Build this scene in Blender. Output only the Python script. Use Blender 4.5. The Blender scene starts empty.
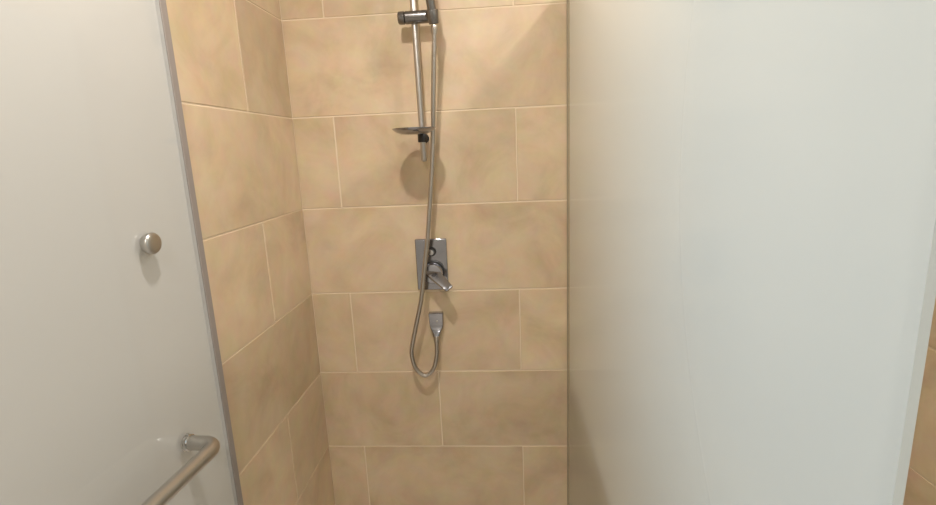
import bpy, bmesh, math, random
from mathutils import Vector, Matrix
random.seed(7)
SC = bpy.context.scene
COL = SC.collection

# ------------------------------------------------------------------ camera
cd = bpy.data.cameras.new('camera'); cam = bpy.data.objects.new('camera', cd); COL.objects.link(cam)
cd.sensor_fit = 'HORIZONTAL'; cd.sensor_width = 36.0; cd.lens = 493.11 / 936 * 36.0; cd.clip_start = 0.02
YAW, PIT, ROL = -0.0710, -0.2055, -0.0430
cy, sy = math.cos(YAW), math.sin(YAW)
fw = Vector((sy * math.cos(PIT), cy * math.cos(PIT), math.sin(PIT)))
r0 = Vector((cy, -sy, 0)); u0 = r0.cross(fw)
rt = r0 * math.cos(ROL) + u0 * math.sin(ROL); up = -r0 * math.sin(ROL) + u0 * math.cos(ROL)
m = Matrix((rt, up, -fw)).transposed().to_4x4(); m.translation = Vector((0.2442, -1.6569, 1.3892))
cam.matrix_world = m
SC.camera = cam

# ------------------------------------------------------------------ world, lights, exposure
w = bpy.data.worlds.new('world'); SC.world = w; w.use_nodes = True
w.node_tree.nodes['Background'].inputs[0].default_value = (0.62, 0.76, 1.0, 1)
w.node_tree.nodes['Background'].inputs[1].default_value = 1.0
SC.view_settings.view_transform = 'Standard'; SC.view_settings.look = 'None'
SC.view_settings.exposure = 0.0; SC.view_settings.gamma = 1.0; SC.view_settings.use_curve_mapping = False

def area(name, loc, size, power, color, target=None, shape='DISK', size_y=None):
    l = bpy.data.lights.new(name, 'AREA'); l.shape = shape; l.size = size; l.energy = power; l.color = color
    if size_y: l.size_y = size_y
    o = bpy.data.objects.new(name, l); COL.objects.link(o); o.location = loc
    if target is not None:
        o.rotation_euler = (Vector(target) - Vector(loc)).to_track_quat('-Z', 'Y').to_euler()
    return o
WARM = (1.0, 0.935, 0.885)
area('shower_downlight', (0.0, -0.99, 2.395), 0.085, 16.0, WARM)
area('side_downlight', (0.95, -0.62, 2.395), 0.11, 9.8, WARM)
area('room_fill', (0.10, -2.45, 2.395), 0.12, 18.5, WARM)  # added warm fill lamp, lifts the left wall and lower tiles
area('cool_fill', (1.42, -1.20, 1.40), 0.5, 6.2, (0.48, 0.75, 1.0), target=(0.3, -1.20, 1.15), shape='RECTANGLE', size_y=0.9)  # added cool fill lamp outside the made-up window, tints the screen bluish

# ------------------------------------------------------------------ materials
def mat(name):
    mt = bpy.data.materials.new(name); mt.use_nodes = True
    nt = mt.node_tree; return mt, nt, nt.nodes['Principled BSDF'], nt.nodes['Material Output']
def simple(name, col, rough=0.5, metal=0.0, noise=0.0, scale=60, stretch=None):
    mt, nt, b, o = mat(name)
    b.inputs['Base Color'].default_value = (*col, 1); b.inputs['Roughness'].default_value = rough; b.inputs['Metallic'].default_value = metal
    if noise:
        tc = nt.nodes.new('ShaderNodeTexCoord'); mp = nt.nodes.new('ShaderNodeMapping'); n = nt.nodes.new('ShaderNodeTexNoise')
        if stretch: mp.inputs['Scale'].default_value = stretch
        n.inputs['Scale'].default_value = scale; n.inputs['Detail'].default_value = 4
        rg = nt.nodes.new('ShaderNodeMapRange'); rg.inputs['To Min'].default_value = max(0.02, rough - noise); rg.inputs['To Max'].default_value = rough + noise
        nt.links.new(tc.outputs['Object'], mp.inputs['Vector']); nt.links.new(mp.outputs['Vector'], n.inputs['Vector'])
        nt.links.new(n.outputs['Fac'], rg.inputs['Value']); nt.links.new(rg.outputs['Result'], b.inputs['Roughness'])
    return mt

def tile_material():
    mt, nt, b, o = mat('stone_tile'); N, L = nt.nodes.new, nt.links.new
    tc = N('ShaderNodeTexCoord'); at = N('ShaderNodeAttribute'); at.attribute_name = 'tint'
    sep = N('ShaderNodeSeparateColor'); L(at.outputs['Color'], sep.inputs['Color'])
    mul = N('ShaderNodeMath'); mul.operation = 'MULTIPLY'; mul.inputs[1].default_value = 37.0; L(sep.outputs['Green'], mul.inputs[0])
    def noise(scale, detail, rough, dist=0.0):
        n = N('ShaderNodeTexNoise'); n.noise_dimensions = '4D'; n.inputs['Scale'].default_value = scale
        n.inputs['Detail'].default_value = detail; n.inputs['Roughness'].default_value = rough; n.inputs['Distortion'].default_value = dist
        L(tc.outputs['Object'], n.inputs['Vector']); L(mul.outputs[0], n.inputs['W']); return n
    n1 = noise(4.5, 5, 0.55, 0.8); n2 = noise(17, 4, 0.6, 0.3)
    cr = N('ShaderNodeValToRGB'); e = cr.color_ramp.elements
    e[0].position = 0.30; e[0].color = (0.47, 0.350, 0.220, 1)
    e[1].position = 0.72; e[1].color = (0.645, 0.510, 0.35, 1)
    x = cr.color_ramp.elements.new(0.5); x.color = (0.575, 0.441, 0.288, 1)
    L(n1.outputs['Fac'], cr.inputs['Fac'])
    mx = N('ShaderNodeMix'); mx.data_type = 'RGBA'; mx.blend_type = 'OVERLAY'; mx.inputs['Factor'].default_value = 0.16
    L(cr.outputs['Color'], mx.inputs['A']); L(n2.outputs['Color'], mx.inputs['B'])
    hv = N('ShaderNodeHueSaturation'); L(mx.outputs['Result'], hv.inputs['Color'])
    rg = N('ShaderNodeMapRange'); rg.inputs['To Min'].default_value = 0.86; rg.inputs['To Max'].default_value = 1.14
    L(sep.outputs['Red'], rg.inputs['Value']); L(rg.outputs['Result'], hv.inputs['Value'])
    L(hv.outputs['Color'], b.inputs['Base Color'])
    b.inputs['Roughness'].default_value = 0.42; b.inputs['Specular IOR Level'].default_value = 0.35
    bp = N('ShaderNodeBump'); bp.inputs['Strength'].default_value = 0.06; bp.inputs['Distance'].default_value = 0.004
    L(n2.outputs['Fac'], bp.inputs['Height']); L(bp.outputs['Normal'], b.inputs['Normal'])
    return mt
TILE = tile_material()
GROUT = simple('grout', (0.70, 0.58, 0.42), 0.85)
PAINT = simple('white_paint', (0.70, 0.68, 0.63), 0.7, noise=0.05)
FLOORM = simple('floor_tile_grey', (0.70, 0.66, 0.60), 0.5, noise=0.06, scale=20)
PLATE = simple('plate_chrome', (0.36, 0.365, 0.395), 0.13, 1.0, noise=0.03, scale=80)
CHROME = simple('chrome', (0.56, 0.55, 0.54), 0.13, 1.0, noise=0.03, scale=80)
DARKCHROME = simple('smoked_chrome', (0.20, 0.19, 0.18), 0.24, 0.85, noise=0.04)
STEEL = simple('brushed_steel', (0.52, 0.50, 0.47), 0.30, 1.0, noise=0.06, scale=90, stretch=(1, 1, 14))
SATIN = simple('satin_steel', (0.50, 0.475, 0.44), 0.42, 1.0, noise=0.06, scale=90, stretch=(1, 1, 14))
HOSEM = simple('hose_metal', (0.45, 0.42, 0.38), 0.30, 1.0, noise=0.05)
BLACKP = simple('black_plastic', (0.02, 0.018, 0.016), 0.4, noise=0.05)
SEALG = simple('grey_seal', (0.26, 0.225, 0.20), 0.6, noise=0.05)
SEALB = simple('brown_seal', (0.28, 0.23, 0.15), 0.55, noise=0.05)
WOODW = simple('added_window_white', (0.75, 0.75, 0.74), 0.45, noise=0.05)

def frosted(name, body, trans_col, rough_fac, diffuse_fac):
    """etched outer face: diffuse + translucent + blurred see-through"""
    mt, nt, b, o = mat(name); N, L = nt.nodes.new, nt.links.new; nt.nodes.remove(b)
    tc = N('ShaderNodeTexCoord'); n = N('ShaderNodeTexNoise'); n.inputs['Scale'].default_value = 6; L(tc.outputs['Object'], n.inputs['Vector'])
    rg = N('ShaderNodeMapRange'); rg.inputs['To Min'].default_value = 0.40; rg.inputs['To Max'].default_value = 0.46; L(n.outputs['Fac'], rg.inputs['Value'])
    d = N('ShaderNodeBsdfDiffuse'); d.inputs['Color'].default_value = (*body, 1)
    t = N('ShaderNodeBsdfTranslucent'); t.inputs['Color'].default_value = (*trans_col, 1)
    r = N('ShaderNodeBsdfRefraction'); r.inputs['IOR'].default_value = 1.06; r.inputs['Color'].default_value = (0.86, 0.9, 0.86, 1)
    L(rg.outputs['Result'], r.inputs['Roughness'])
    m1 = N('ShaderNodeMixShader'); m1.inputs[0].default_value = diffuse_fac; L(t.outputs[0], m1.inputs[1]); L(d.outputs[0], m1.inputs[2])
    m2 = N('ShaderNodeMixShader'); m2.inputs[0].default_value = rough_fac; L(m1.outputs[0], m2.inputs[1]); L(r.outputs[0], m2.inputs[2])
    L(m2.outputs[0], o.inputs['Surface']); return mt
def clearface(name, tint, rough):
    """polished inner face of the pane: see-through with a Fresnel reflection"""
    mt, nt, b, o = mat(name); N, L = nt.nodes.new, nt.links.new; nt.nodes.remove(b)
    tr = N('ShaderNodeBsdfTransparent'); tr.inputs['Color'].default_value = (*tint, 1)
    g = N('ShaderNodeBsdfGlossy'); g.inputs['Roughness'].default_value = rough; g.inputs['Color'].default_value = (0.95, 0.97, 0.95, 1)
    fr = N('ShaderNodeFresnel'); fr.inputs['IOR'].default_value = 1.5
    ge = N('ShaderNodeNewGeometry'); inv = N('ShaderNodeMath'); inv.operation = 'SUBTRACT'; inv.inputs[0].default_value = 1; L(ge.outputs['Backfacing'], inv.inputs[1])
    mu = N('ShaderNodeMath'); mu.operation = 'MULTIPLY'; L(fr.outputs[0], mu.inputs[0]); L(inv.outputs[0], mu.inputs[1])
    mx = N('ShaderNodeMixShader'); L(mu.outputs[0], mx.inputs[0]); L(tr.outputs[0], mx.inputs[1]); L(g.outputs[0], mx.inputs[2])
    L(mx.outputs[0], o.inputs['Surface']); return mt
FROST_R = frosted('frosted_face', (0.62, 0.635, 0.615), (0.73, 0.755, 0.725), 0.10, 0.43)
FROST_L = frosted('frosted_face_door', (0.65, 0.645, 0.635), (0.67, 0.665, 0.655), 0.05, 0.72)
GLASSEDGE = simple('glass_edge', (0.52, 0.58, 0.58), 0.4, noise=0.05)
CLEAR_R = clearface('polished_glass_face', (0.965, 0.975, 0.955), 0.18)
CLEAR_L = clearface('polished_door_face', (0.97, 0.975, 0.96), 0.07)

# ------------------------------------------------------------------ helpers
def link(name, bm, mats, parent=None, smooth=True, bevel=0.0, segs=2):
    bmesh.ops.recalc_face_normals(bm, faces=bm.faces)
    me = bpy.data.meshes.new(name); bm.to_mesh(me); bm.free()
    for x in (mats if isinstance(mats, (list, tuple)) else [mats]): me.materials.append(x)
    o = bpy.data.objects.new(name, me); COL.objects.link(o)
    if smooth:
        for p in me.polygons: p.use_smooth = True
        me.set_sharp_from_angle(angle=math.radians(38))
    if bevel:
        b = o.modifiers.new('bevel', 'BEVEL'); b.width = bevel; b.segments = segs; b.limit_method = 'ANGLE'; b.angle_limit = math.radians(35)
    if parent: o.parent = parent
    return o
def thing(name, label, cat, loc=(0, 0, 0), group=None):
    o = bpy.data.objects.new(name, None); COL.objects.link(o); o.location = loc; o.empty_display_size = 0.05
    o['label'] = label; o['category'] = cat
    if group: o['group'] = group
    return o
def box(bm, x0, x1, y0, y1, z0, z1, mi=0):
    v = [bm.verts.new((x, y, z)) for x in (x0, x1) for y in (y0, y1) for z in (z0, z1)]
    fs = []
    for q in ((0, 1, 3, 2), (4, 6, 7, 5), (0, 4, 5, 1), (2, 3, 7, 6), (0, 2, 6, 4), (1, 5, 7, 3)):
        f = bm.faces.new([v[i] for i in q]); f.material_index = mi; fs.append(f)
    return fs
def frame(d, hint=None):
    d = d.normalized(); a = hint or (Vector((0, 0, 1)) if abs(d.z) < 0.9 else Vector((0, 1, 0)))
    x = a.cross(d).normalized(); return x, d.cross(x)
def lathe(bm, origin, axis, prof, n=32):
    """prof: list of (distance along axis, radius)"""
    o = Vector(origin); d = Vector(axis).normalized(); x, y = frame(d); rings = []
    for h, r in prof:
        if r < 1e-6: rings.append([bm.verts.new(o + d * h)])
        else: rings.append([bm.verts.new(o + d * h + (x * math.cos(2 * math.pi * i / n) + y * math.sin(2 * math.pi * i / n)) * r) for i in range(n)])
    for a, b in zip(rings, rings[1:]):
        for i in range(n):
            j = (i + 1) % n
            if len(a) == 1 and len(b) == 1: continue
            if len(a) == 1: bm.faces.new((a[0], b[i], b[j]))
            elif len(b) == 1: bm.faces.new((a[i], b[0], a[j]))
            else: bm.faces.new((a[i], b[i], b[j], a[j]))
    return bm
def cyl(bm, p0, p1, r, r1=None, c=0.0012, n=32):
    p0, p1 = Vector(p0), Vector(p1); L = (p1 - p0).length; r1 = r if r1 is None else r1
    return lathe(bm, p0, p1 - p0, [(0, 0), (0, r - c), (c, r), (L - c, r1), (L, r1 - c), (L, 0)], n)
def spline(P, step):
    """Catmull-Rom through the points, resampled at an even step"""
    P = [Vector(p) for p in P]; Q = [2 * P[0] - P[1]] + P + [2 * P[-1] - P[-2]]; fine = []
    for i in range(1, len(Q) - 2):
        for k in range(40):
            t = k / 40; a, b, c, d = Q[i - 1:i + 3]
            fine.append(0.5 * ((2 * b) + (c - a) * t + (2 * a - 5 * b + 4 * c - d) * t * t + (3 * b - a - 3 * c + d) * t ** 3))
    fine.append(P[-1]); out = [fine[0]]; acc = 0
    for a, b in zip(fine, fine[1:]):
        acc += (b - a).length
        if acc >= step: out.append(b); acc = 0
    out.append(P[-1]); return out
def tube(bm, pts, rad, n=16, cap=True):
    pts = [Vector(p) for p in pts]; rings = []; x = None
    for i, p in enumerate(pts):
        d = (pts[min(i + 1, len(pts) - 1)] - pts[max(i - 1, 0)]).normalized()
        x = frame(d)[0] if x is None else (x - d * x.dot(d)).normalized(); y = d.cross(x)
        r = rad(i) if callable(rad) else rad
        rings.append([bm.verts.new(p + (x * math.cos(2 * math.pi * k / n) + y * math.sin(2 * math.pi * k / n)) * r) for k in range(n)])
    for a, b in zip(rings, rings[1:]):
        for k in range(n): bm.faces.new((a[k], b[k], b[(k + 1) % n], a[(k + 1) % n]))
    if cap: bm.faces.new(rings[0]); bm.faces.new(rings[-1])
    return bm
def loft(bm, sections):
    rings = [[bm.verts.new(p) for p in s] for s in sections]; n = len(rings[0])
    for a, b in zip(rings, rings[1:]):
        for k in range(n): bm.faces.new((a[k], b[k], b[(k + 1) % n], a[(k + 1) % n]))
    bm.faces.new(rings[0]); bm.faces.new(rings[-1]); return bm
def rrect(cx, cy, w, h, r, n=6):
    out = []
    for k, (sx, sy) in enumerate(((1, 1), (-1, 1), (-1, -1), (1, -1))):
        for i in range(n + 1):
            a = math.pi / 2 * (k + i / n)
            out.append((cx + sx * (w / 2 - r) + r * math.cos(a), cy + sy * (h / 2 - r) + r * math.sin(a)))
    return out

# ------------------------------------------------------------------ the setting
H = 0.303; CEIL = 2.40
def tiled(name, origin, U, V, Nrm, u0, u1, nrows, zmax, joint, depth, tints=None, mode='rows'):
    """wall slab with real tile faces: joint(row) gives the u of one vertical joint, tiles are 0.6 long"""
    bm = bmesh.new(); lay = bm.loops.layers.float_color.new('tint')
    O, U, V, Nn = Vector(origin), Vector(U), Vector(V), Vector(Nrm)
    P = lambda u, v, h: O + U * u + V * v + Nn * h
    g = 0.0020; th = 0.0016
    q = [[bm.verts.new(P(u, v, h)) for (u, v) in ((u0, 0), (u1, 0), (u1, zmax), (u0, zmax))] for h in (0, -depth)]
    fcs = [bm.faces.new(q[0]), bm.faces.new(q[1])] + [bm.faces.new((q[0][i], q[1][i], q[1][(i + 1) % 4], q[0][(i + 1) % 4])) for i in range(4)]
    for f in fcs: f.material_index = 1
    for k in range(nrows):
        v0, v1 = k * H, min((k + 1) * H, zmax)
        if v1 - v0 < 0.01: continue
        j = joint(k); s = math.floor((u0 - j) / 0.6)
        while j + s * 0.6 < u1 - 1e-6:
            a, b = max(u0, j + s * 0.6), min(u1, j + (s + 1) * 0.6)
            if b - a > 0.008:
                jt = lambda: random.uniform(-0.0006, 0.0006)
                x0, x1, y0, y1 = a + g + jt(), b - g + jt(), v0 + g + jt(), v1 - g + jt()
                tint = (tints or {}).get((k, s), random.uniform(0.3, 0.7)); gg = random.random(); c = 0.0012
                lo = [bm.verts.new(P(u, v, 0)) for u, v in ((x0, y0), (x1, y0), (x1, y1), (x0, y1))]
                hi = [bm.verts.new(P(u, v, th)) for u, v in ((x0 + c, y0 + c), (x1 - c, y0 + c), (x1 - c, y1 - c), (x0 + c, y1 - c))]
                fs = [bm.faces.new(hi)] + [bm.faces.new((lo[i], lo[(i + 1) % 4], hi[(i + 1) % 4], hi[i])) for i in range(4)]
                for f in fs:
                    f.material_index = 0
                    for l in f.loops: l[lay] = (tint, gg, 0, 1)
            s += 1
    o = link(name, bm, [TILE, GROUT], smooth=False); o['kind'] = 'structure'; return o
def slab(name, m_, *b):
    bm = bmesh.new(); box(bm, *b); o = link(name, bm, m_, smooth=False); o['kind'] = 'structure'; return o

XL, XR, XW, YE, YF = -0.440, 1.20, -1.30, -0.600, -3.20
BACK_T = {(5, -1): .50, (5, 0): .45, (4, -1): .42, (4, 0): .50, (3, -1): .46, (3, 0): .52}
tiled('wall_back', (0, 0, 0), (1, 0, 0), (0, 0, 1), (0, -1, 0), XL, XR, 8, CEIL, lambda k: 0.0 if k % 2 else 0.3, 0.10, BACK_T)
tiled('wall_left', (XL, 0, 0), (0, -1, 0), (0, 0, 1), (1, 0, 0), 0.0, -YE, 8, CEIL, lambda k: 0.2965 if k % 2 else 0.0, XL - XW, {(5, -1): .12, (5, 0): .62, (4, 0): .55})
tiled('wall_right', (XR, 0, 0), (0, -1, 0), (0, 0, 1), (-1, 0, 0), 0.0, 0.9, 8, CEIL, lambda k: 0.3 if k % 2 else 0.15, 0.10, {(r, c): 0.95 for r in range(3) for c in range(-2, 3)})
slab('wall_side', PAINT, XW - 0.1, XW, YF, YE, 0, CEIL)
slab('floor', FLOORM, XW - 0.1, XR + 0.1, YF - 0.1, 0.1, -0.1, 0.0)
slab('ceiling', PAINT, XW - 0.1, XR + 0.1, YF - 0.1, 0.1, CEIL, CEIL + 0.1)
slab('wall_front', PAINT, XW - 0.1, XR + 0.1, YF - 0.1, YF, 0, CEIL)
# plain wall beyond the tiles on the right, with a made-up window for the cool fill
bm = bmesh.new(); wy0, wy1, wz0, wz1 = -1.45, -0.95, 0.95, 1.9
box(bm, XR, XR + 0.1, wy1, -0.9, 0, CEIL); box(bm, XR, XR + 0.1, YF, wy0, 0, CEIL)
box(bm, XR, XR + 0.1, wy0, wy1, 0, wz0); box(bm, XR, XR + 0.1, wy0, wy1, wz1, CEIL)
o = link('wall_far_right', bm, PAINT, smooth=False); o['kind'] = 'structure'
bm = bmesh.new()
for a in ((wy0, wy0 + .04, wz0, wz1), (wy1 - .04, wy1, wz0, wz1), (wy0, wy1, wz0, wz0 + .04), (wy0, wy1, wz1 - .04, wz1)):
    box(bm, XR + 0.03, XR + 0.08, a[0], a[1], a[2], a[3])
win = link('added_window_1', bm, WOODW, smooth=False); win['kind'] = 'structure'
# made-up low ledge behind the frosted screen, added to darken its foot
tiled('added_ledge', (0.492, 0, 0), (0, -1, 0), (0, 0, 1), (-1, 0, 0), 0.0, 0.85, 2, 0.60, lambda k: 0.3 if k % 2 else 0.0, 0.22)

# ------------------------------------------------------------------ frosted glass screen on the right
PX, PT, PY, PH = 0.465, 0.006, -1.393, 1.875
def pane(name, parent, x0, x1, y0, y1, z0, z1, frost, inner):
    bm = bmesh.new(); fs = box(bm, x0, x1, y0, y1, z0, z1)
    bm.normal_update()
    for f in fs:
        c = f.calc_center_median()
        if abs(c.x - (x1 if inner > 0 else x0)) < 1e-6: f.material_index = 0
        elif abs(c.x - (x0 if inner > 0 else x1)) < 1e-6: f.material_index = 1
        else: f.material_index = 2
    return link(name, bm, [CLEAR_L if inner > 0 else CLEAR_R, frost, frost if inner > 0 else GLASSEDGE], parent, smooth=False)
scr = thing('glass_screen', 'fixed frosted glass screen reaching to the tiled back wall, right of the shower hose', 'shower screen', (PX, 0, 0))
pane('glass_panel', scr, 0, PT, PY, -0.006, 0.004, PH, FROST_R, -1)
bm = bmesh.new(); box(bm, -0.0025, PT + 0.0025, -0.010, -0.0020, 0.0, PH)
s = link('edge_seal', bm, SEALB, scr, smooth=False, bevel=0.001); s['label'] = 'thin brown seal strip against the tiles'

# ------------------------------------------------------------------ frosted glass door on the left, swung open
AD = math.radians(3.5)
door = thing('shower_door', 'open frosted glass shower door with steel towel bar and round knob', 'shower door', (-0.42, -0.635, 0))
door.rotation_euler = (0, 0, -AD)        # local -Y runs along the door towards the viewer, +X is its face
pane('glass_panel', door, -0.008, 0, -0.76, -0.004, 0.006, PH, FROST_L, 1)
bm = bmesh.new(); box(bm, -0.011, 0.0025, -0.0035, 0.0150, 0.0, PH)
s = link('edge_seal', bm, SEALG, door, smooth=False, bevel=0.0015); s['label'] = 'grey seal strip along the far edge of the glass'
bm = bmesh.new(); box(bm, -0.0095, 0.0015, -0.76, -0.004, 0.0, 0.012)
link('bottom_seal', bm, SEALG, door, smooth=False)
# knob
kz, ky = 1.2405, -0.142
bm = bmesh.new(); lathe(bm, (0.0, ky, kz), (1, 0, 0), [(0, 0), (0, .0175), (.002, .0185), (.005, .0188), (.0065, .0200), (.0085, .0208), (.0125, .0207), (.0150, .0195), (.0168, .0165), (.0174, .010), (.0176, 0)], 40)
k = link('knob', bm, STEEL, door); k['label'] = 'round steel knob'
# towel bar: flange, standoff, bend, long rail, second standoff
bz, by, off, R = 0.813, -0.131, 0.0715, 0.0150
P = [(0.004, by, bz), (0.012, by, bz), (off - 0.029, by, bz)]
for i in range(1, 10):
    a = math.pi / 2 * i / 9; P.append((off - 0.029 + 0.029 * math.sin(a), by - 0.029 * (1 - math.cos(a)), bz))
ye = by - 0.50
P += [(off, by - 0.06 - 0.04 * i, bz) for i in range(0, 10)]
for i in range(0, 10):
    a = math.pi / 2 * i / 9; P.append((off - 0.029 * (1 - math.cos(a)), ye + 0.029 - 0.029 * math.sin(a), bz))
P += [(0.012, ye, bz), (0.004, ye, bz)]
bm = bmesh.new(); tube(bm, P, R, 28)
bar = link('towel_bar', bm, STEEL, door); bar['label'] = 'bent steel tube towel bar'
for yy in (by, ye):
    bm = bmesh.new(); lathe(bm, (0, yy, bz), (1, 0, 0), [(0, .0), (0, .0172), (.001, .0180), (.0035, .0180), (.0042, .0168), (.0065, .0168), (.0072, .0177), (.0095, .0177), (.0102, .0168), (.0112, .0151)], 36)
    link('flange', bm, CHROME, bar)
    bm = bmesh.new(); lathe(bm, (0.006, yy, bz + 0.0167), (0, 0, 1), [(0, 0), (0, .0026), (.004, .0026), (.0052, .0018), (.0053, 0)], 14)
    link('set_screw', bm, CHROME, bar)

# ------------------------------------------------------------------ slide rail on the back wall
RY = -0.050
rail = thing('shower_rail', 'vertical steel slide rail fixed to the tiles above the valve', 'shower rail', (0, 0, 1.43))
L = lambda p: (p[0], p[1], p[2] - 1.43)
ra, rb = Vector((0.001, RY, 1.357)), Vector((-0.007, RY, 2.06))
bm = bmesh.new(); D = rb - ra
lathe(bm, L(ra), D, [(0, 0), (0.0005, .005), (.003, .0085), (.006, .0095), (D.length - .005, .0095), (D.length, .007), (D.length, 0)], 28)
link('rail_tube', bm, SATIN, rail)
for z, x in ((1.431, 0.000), (2.02, -0.0065)):
    bm = bmesh.new()
    lathe(bm, L((x, RY, z - .0125)), (0, 0, 1), [(0, .0096), (0, .0138), (.002, .0152), (.023, .0152), (.025, .0138), (.025, .0096)], 32)
    cyl(bm, L((x, RY + 0.012, z)), L((x, -0.0022, z)), 0.0100)
    cyl(bm, L((x, -0.008, z)), L((x, -0.0018, z)), 0.0150)
    b = link('wall_bracket', bm, BLACKP, rail); b['label'] = 'black wall bracket collar'
sz = 1.789
bm = bmesh.new(); lathe(bm, L((-0.030, -0.058, sz)), (1, 0, 0), [(0, 0), (0, .017), (.002, .0186), (.068, .0186), (.076, .0180), (.082, .0150), (.082, 0)], 36)
sl = link('slider', bm, DARKCHROME, rail); sl['label'] = 'dark chrome slider clamp'
bm = bmesh.new(); lathe(bm, L((-0.0515, -0.058, sz)), (1, 0, 0), [(0, 0), (0, .0150), (.0015, .0172), (.004, .0186), (.018, .0190), (.0200, .0175), (.0210, .012)], 36)
link('clamp_knob', bm, DARKCHROME, sl)
hd = Vector((-0.10, -0.22, 1)).normalized(); hb = Vector((0.0615, -0.094, 1.758))
bm = bmesh.new(); lathe(bm, L(hb + hd * 0.000), hd, [(0, .0100), (0, .0135), (.002, .0150), (.036, .0185), (.038, .0180), (.038, .0150), (.004, .0118), (.0, .0100)], 32)
cyl(bm, L((0.036, -0.060, sz)), L((0.057, -0.084, sz - .001)), 0.0125)
link('handset_holder', bm, DARKCHROME, sl)

# hand shower held in the slider
hs = thing('hand_shower', 'dark chrome hand shower upright in the rail holder, cut by the top edge', 'hand shower', hb)
bm = bmesh.new(); lathe(bm, hd * 0.003, hd, [(0, 0), (0, .0085), (.002, .0100), (.030, .0128), (.06, .0135), (.12, .0128), (.17, .0130), (.20, .0150), (.215, .012), (.22, 0)], 28)
link('handle', bm, DARKCHROME, hs)
hn = Vector((0.0, -0.62, -0.78)).normalized(); hc = hd * 0.222
bm = bmesh.new(); lathe(bm, hc - hn * 0.022, hn, [(0, 0), (0, .010), (.004, .026), (.012, .043), (.022, .048), (.029, .047), (.031, .044), (.031, 0)], 40)
hh = link('spray_head', bm, CHROME, hs)
bm = bmesh.new(); lathe(bm, hc + hn * 0.0085, hn, [(0, 0), (0, .041), (.002, .040), (.0025, 0)], 40)
link('spray_plate', bm, BLACKP, hh)

# ------------------------------------------------------------------ soap dish
bm = bmesh.new(); lathe(bm, (0, 0, 0), (0, 0, 1), [(0, 0), (0, .022), (.0022, .040), (.0075, .054), (.0150, .0640), (.0178, .0662), (.0190, .0665), (.0194, .0658), (.0168, .0625), (.0092, .0525), (.0042, .039), (.0022, .021), (.0022, 0)], 56)
sd = link('soap_dish', bm, PLATE); sd.location = (-0.0120, -0.1312, 1.4405)
sd['label'] = 'shallow round chrome soap dish clipped to the rail beside the hose'; sd['category'] = 'soap dish'
bm = bmesh.new(); lathe(bm, L((0.0005, RY, 1.4445)), (0, 0, 1), [(0, .0097), (0, .0125), (.001, .0135), (.015, .0135), (.016, .0125), (.016, .0097)], 28)
link('dish_clip', bm, PLATE, rail)

# ------------------------------------------------------------------ hose
hose = thing('shower_hose', 'long metal shower hose hanging in a loop beside the valve', 'shower hose', (0.008, -0.040, 0.75))
HP = [(0.0620, -0.0955, 1.752), (0.0602, -0.094, 1.728), (0.0545, -0.088, 1.658), (0.0445, -0.075, 1.5425), (0.0360, -0.062, 1.4435), (0.0265, -0.060, 1.3365), (0.0110, -0.062, 1.205), (-0.0015, -0.064, 1.102), (-0.0120, -0.066, 1.038), (-0.0320, -0.066, 0.9135), (-0.0460, -0.064, 0.854), (-0.0715, -0.058, 0.757), (-0.0825, -0.055, 0.701), (-0.073, -0.050, 0.643), (-0.043, -0.047, 0.6115), (-0.012, -0.044, 0.633), (0.0025, -0.041, 0.680), (0.0055, -0.038, 0.722), (0.0055, -0.036, 0.752)]
ho = Vector((0.008, -0.040, 0.75)); pts = [p - ho for p in spline(HP, 0.0022)]
bm = bmesh.new(); tube(bm, pts, lambda i: 0.0077 if i % 2 else 0.0070, 14)
link('spiral_hose', bm, HOSEM, hose)
for a, b_ in ((Vector(HP[0]) - ho, Vector(HP[1]) - ho), (Vector(HP[-1]) - ho, Vector(HP[-2]) - ho)):
    dd = (b_ - a).normalized()
    bm = bmesh.new(); lathe(bm, a - dd * 0.002, dd, [(0, 0), (0, .0098), (.001, .0104), (.014, .0100), (.024, .0084), (.0245, 0)], 24)
    link('hose_nut', bm, HOSEM, hose)

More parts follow.
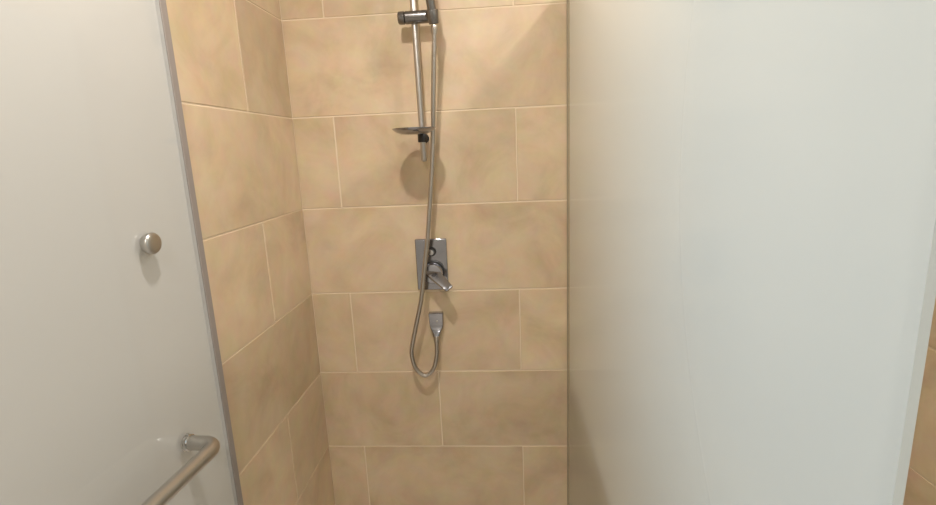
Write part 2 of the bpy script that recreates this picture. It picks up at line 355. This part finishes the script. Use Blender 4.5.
# ------------------------------------------------------------------ wall outlet
wo = thing('hose_outlet', 'small square chrome wall outlet feeding the end of the hose', 'hose outlet', (0.005, 0, 0.805))
bm = bmesh.new()
sec = lambda z, w_, d_, r_, yc: [(x, y, z) for x, y in rrect(0, yc, w_, d_, r_)]
loft(bm, [sec(0.0285, 0.049, 0.0205, .0015, -0.0121), sec(0.0265, 0.051, 0.0225, .002, -0.0131), sec(-0.016, 0.047, 0.0225, .002, -0.0131), sec(-0.024, 0.044, 0.0235, .003, -0.0136), sec(-0.038, 0.033, 0.0250, .008, -0.0190), sec(-0.050, 0.0262, 0.0255, .0125, -0.0295), sec(-0.054, 0.0225, 0.0225, .0111, -0.033)])
link('elbow_body', bm, PLATE, wo)
bm = bmesh.new(); lathe(bm, (0.004, -0.0235, 0.000), (0, -1, 0), [(0, 0), (0, .0036), (.0025, .0036), (.0032, .0028), (.0032, 0)], 18)
link('cover_screw', bm, STEEL, wo)

# ------------------------------------------------------------------ mixer valve
vz = 1.006
va = thing('shower_valve', 'chrome rectangular mixer valve on the tiles behind the hose', 'shower valve', (0, 0, vz))
bm = bmesh.new(); box(bm, -0.0545, 0.0545, -0.0105, -0.0018, -0.090, 0.090)
link('cover_plate', bm, PLATE, va, smooth=True, bevel=0.003, segs=3)
bm = bmesh.new(); lathe(bm, (0.002, -0.010, 0.046), (0, -1, 0), [(0, 0), (0, .0160), (.004, .0160), (.005, .0150), (.005, .008)], 28)
dr = link('diverter_ring', bm, BLACKP, va)
bm = bmesh.new(); lathe(bm, (0.002, -0.012, 0.046), (0, -1, 0), [(0, 0), (0, .0105), (.016, .0105), (.019, .009), (.0195, 0)], 28)
link('diverter_knob', bm, CHROME, dr)
bm = bmesh.new(); lathe(bm, (0.005, -0.0095, -0.025), (0, -1, 0), [(0, 0), (0, .0385), (.006, .0385), (.007, .037), (.007, .030)], 40)  # black ring stands in for the shadow gap and dark reflection round the hub
link('shade_ring', bm, BLACKP, va)
bm = bmesh.new(); lathe(bm, (0.005, -0.010, -0.025), (0, -1, 0), [(0, 0), (0, .0345), (.034, .0340), (.0375, .032), (.0385, .029), (.0387, 0)], 44)
lv = link('lever', bm, PLATE, va)
# blade: a tapered flat bar from the hub out to the lower right
a0 = Vector((0.002, -0.043, -0.018)); dv = Vector((0.065, -0.046, -0.049)); Ld = dv.length; dv.normalize()
nv = Vector((0.25, -0.75, 0.55)); nv = (nv - dv * nv.dot(dv)).normalized(); wv = dv.cross(nv)
secs = []
for t, wd, tk in ((-0.018, .034, .010), (-0.012, .040, .014), (Ld * .3, .039, .0125), (Ld * .8, .0315, .0095), (Ld * .97, .0290, .0085), (Ld, .0255, .006)):
    secs.append([a0 + dv * t + wv * x + nv * y for x, y in rrect(0, 0, wd, tk, .0028, 4)])
bm = bmesh.new(); loft(bm, secs); link('lever_blade', bm, PLATE, lv)
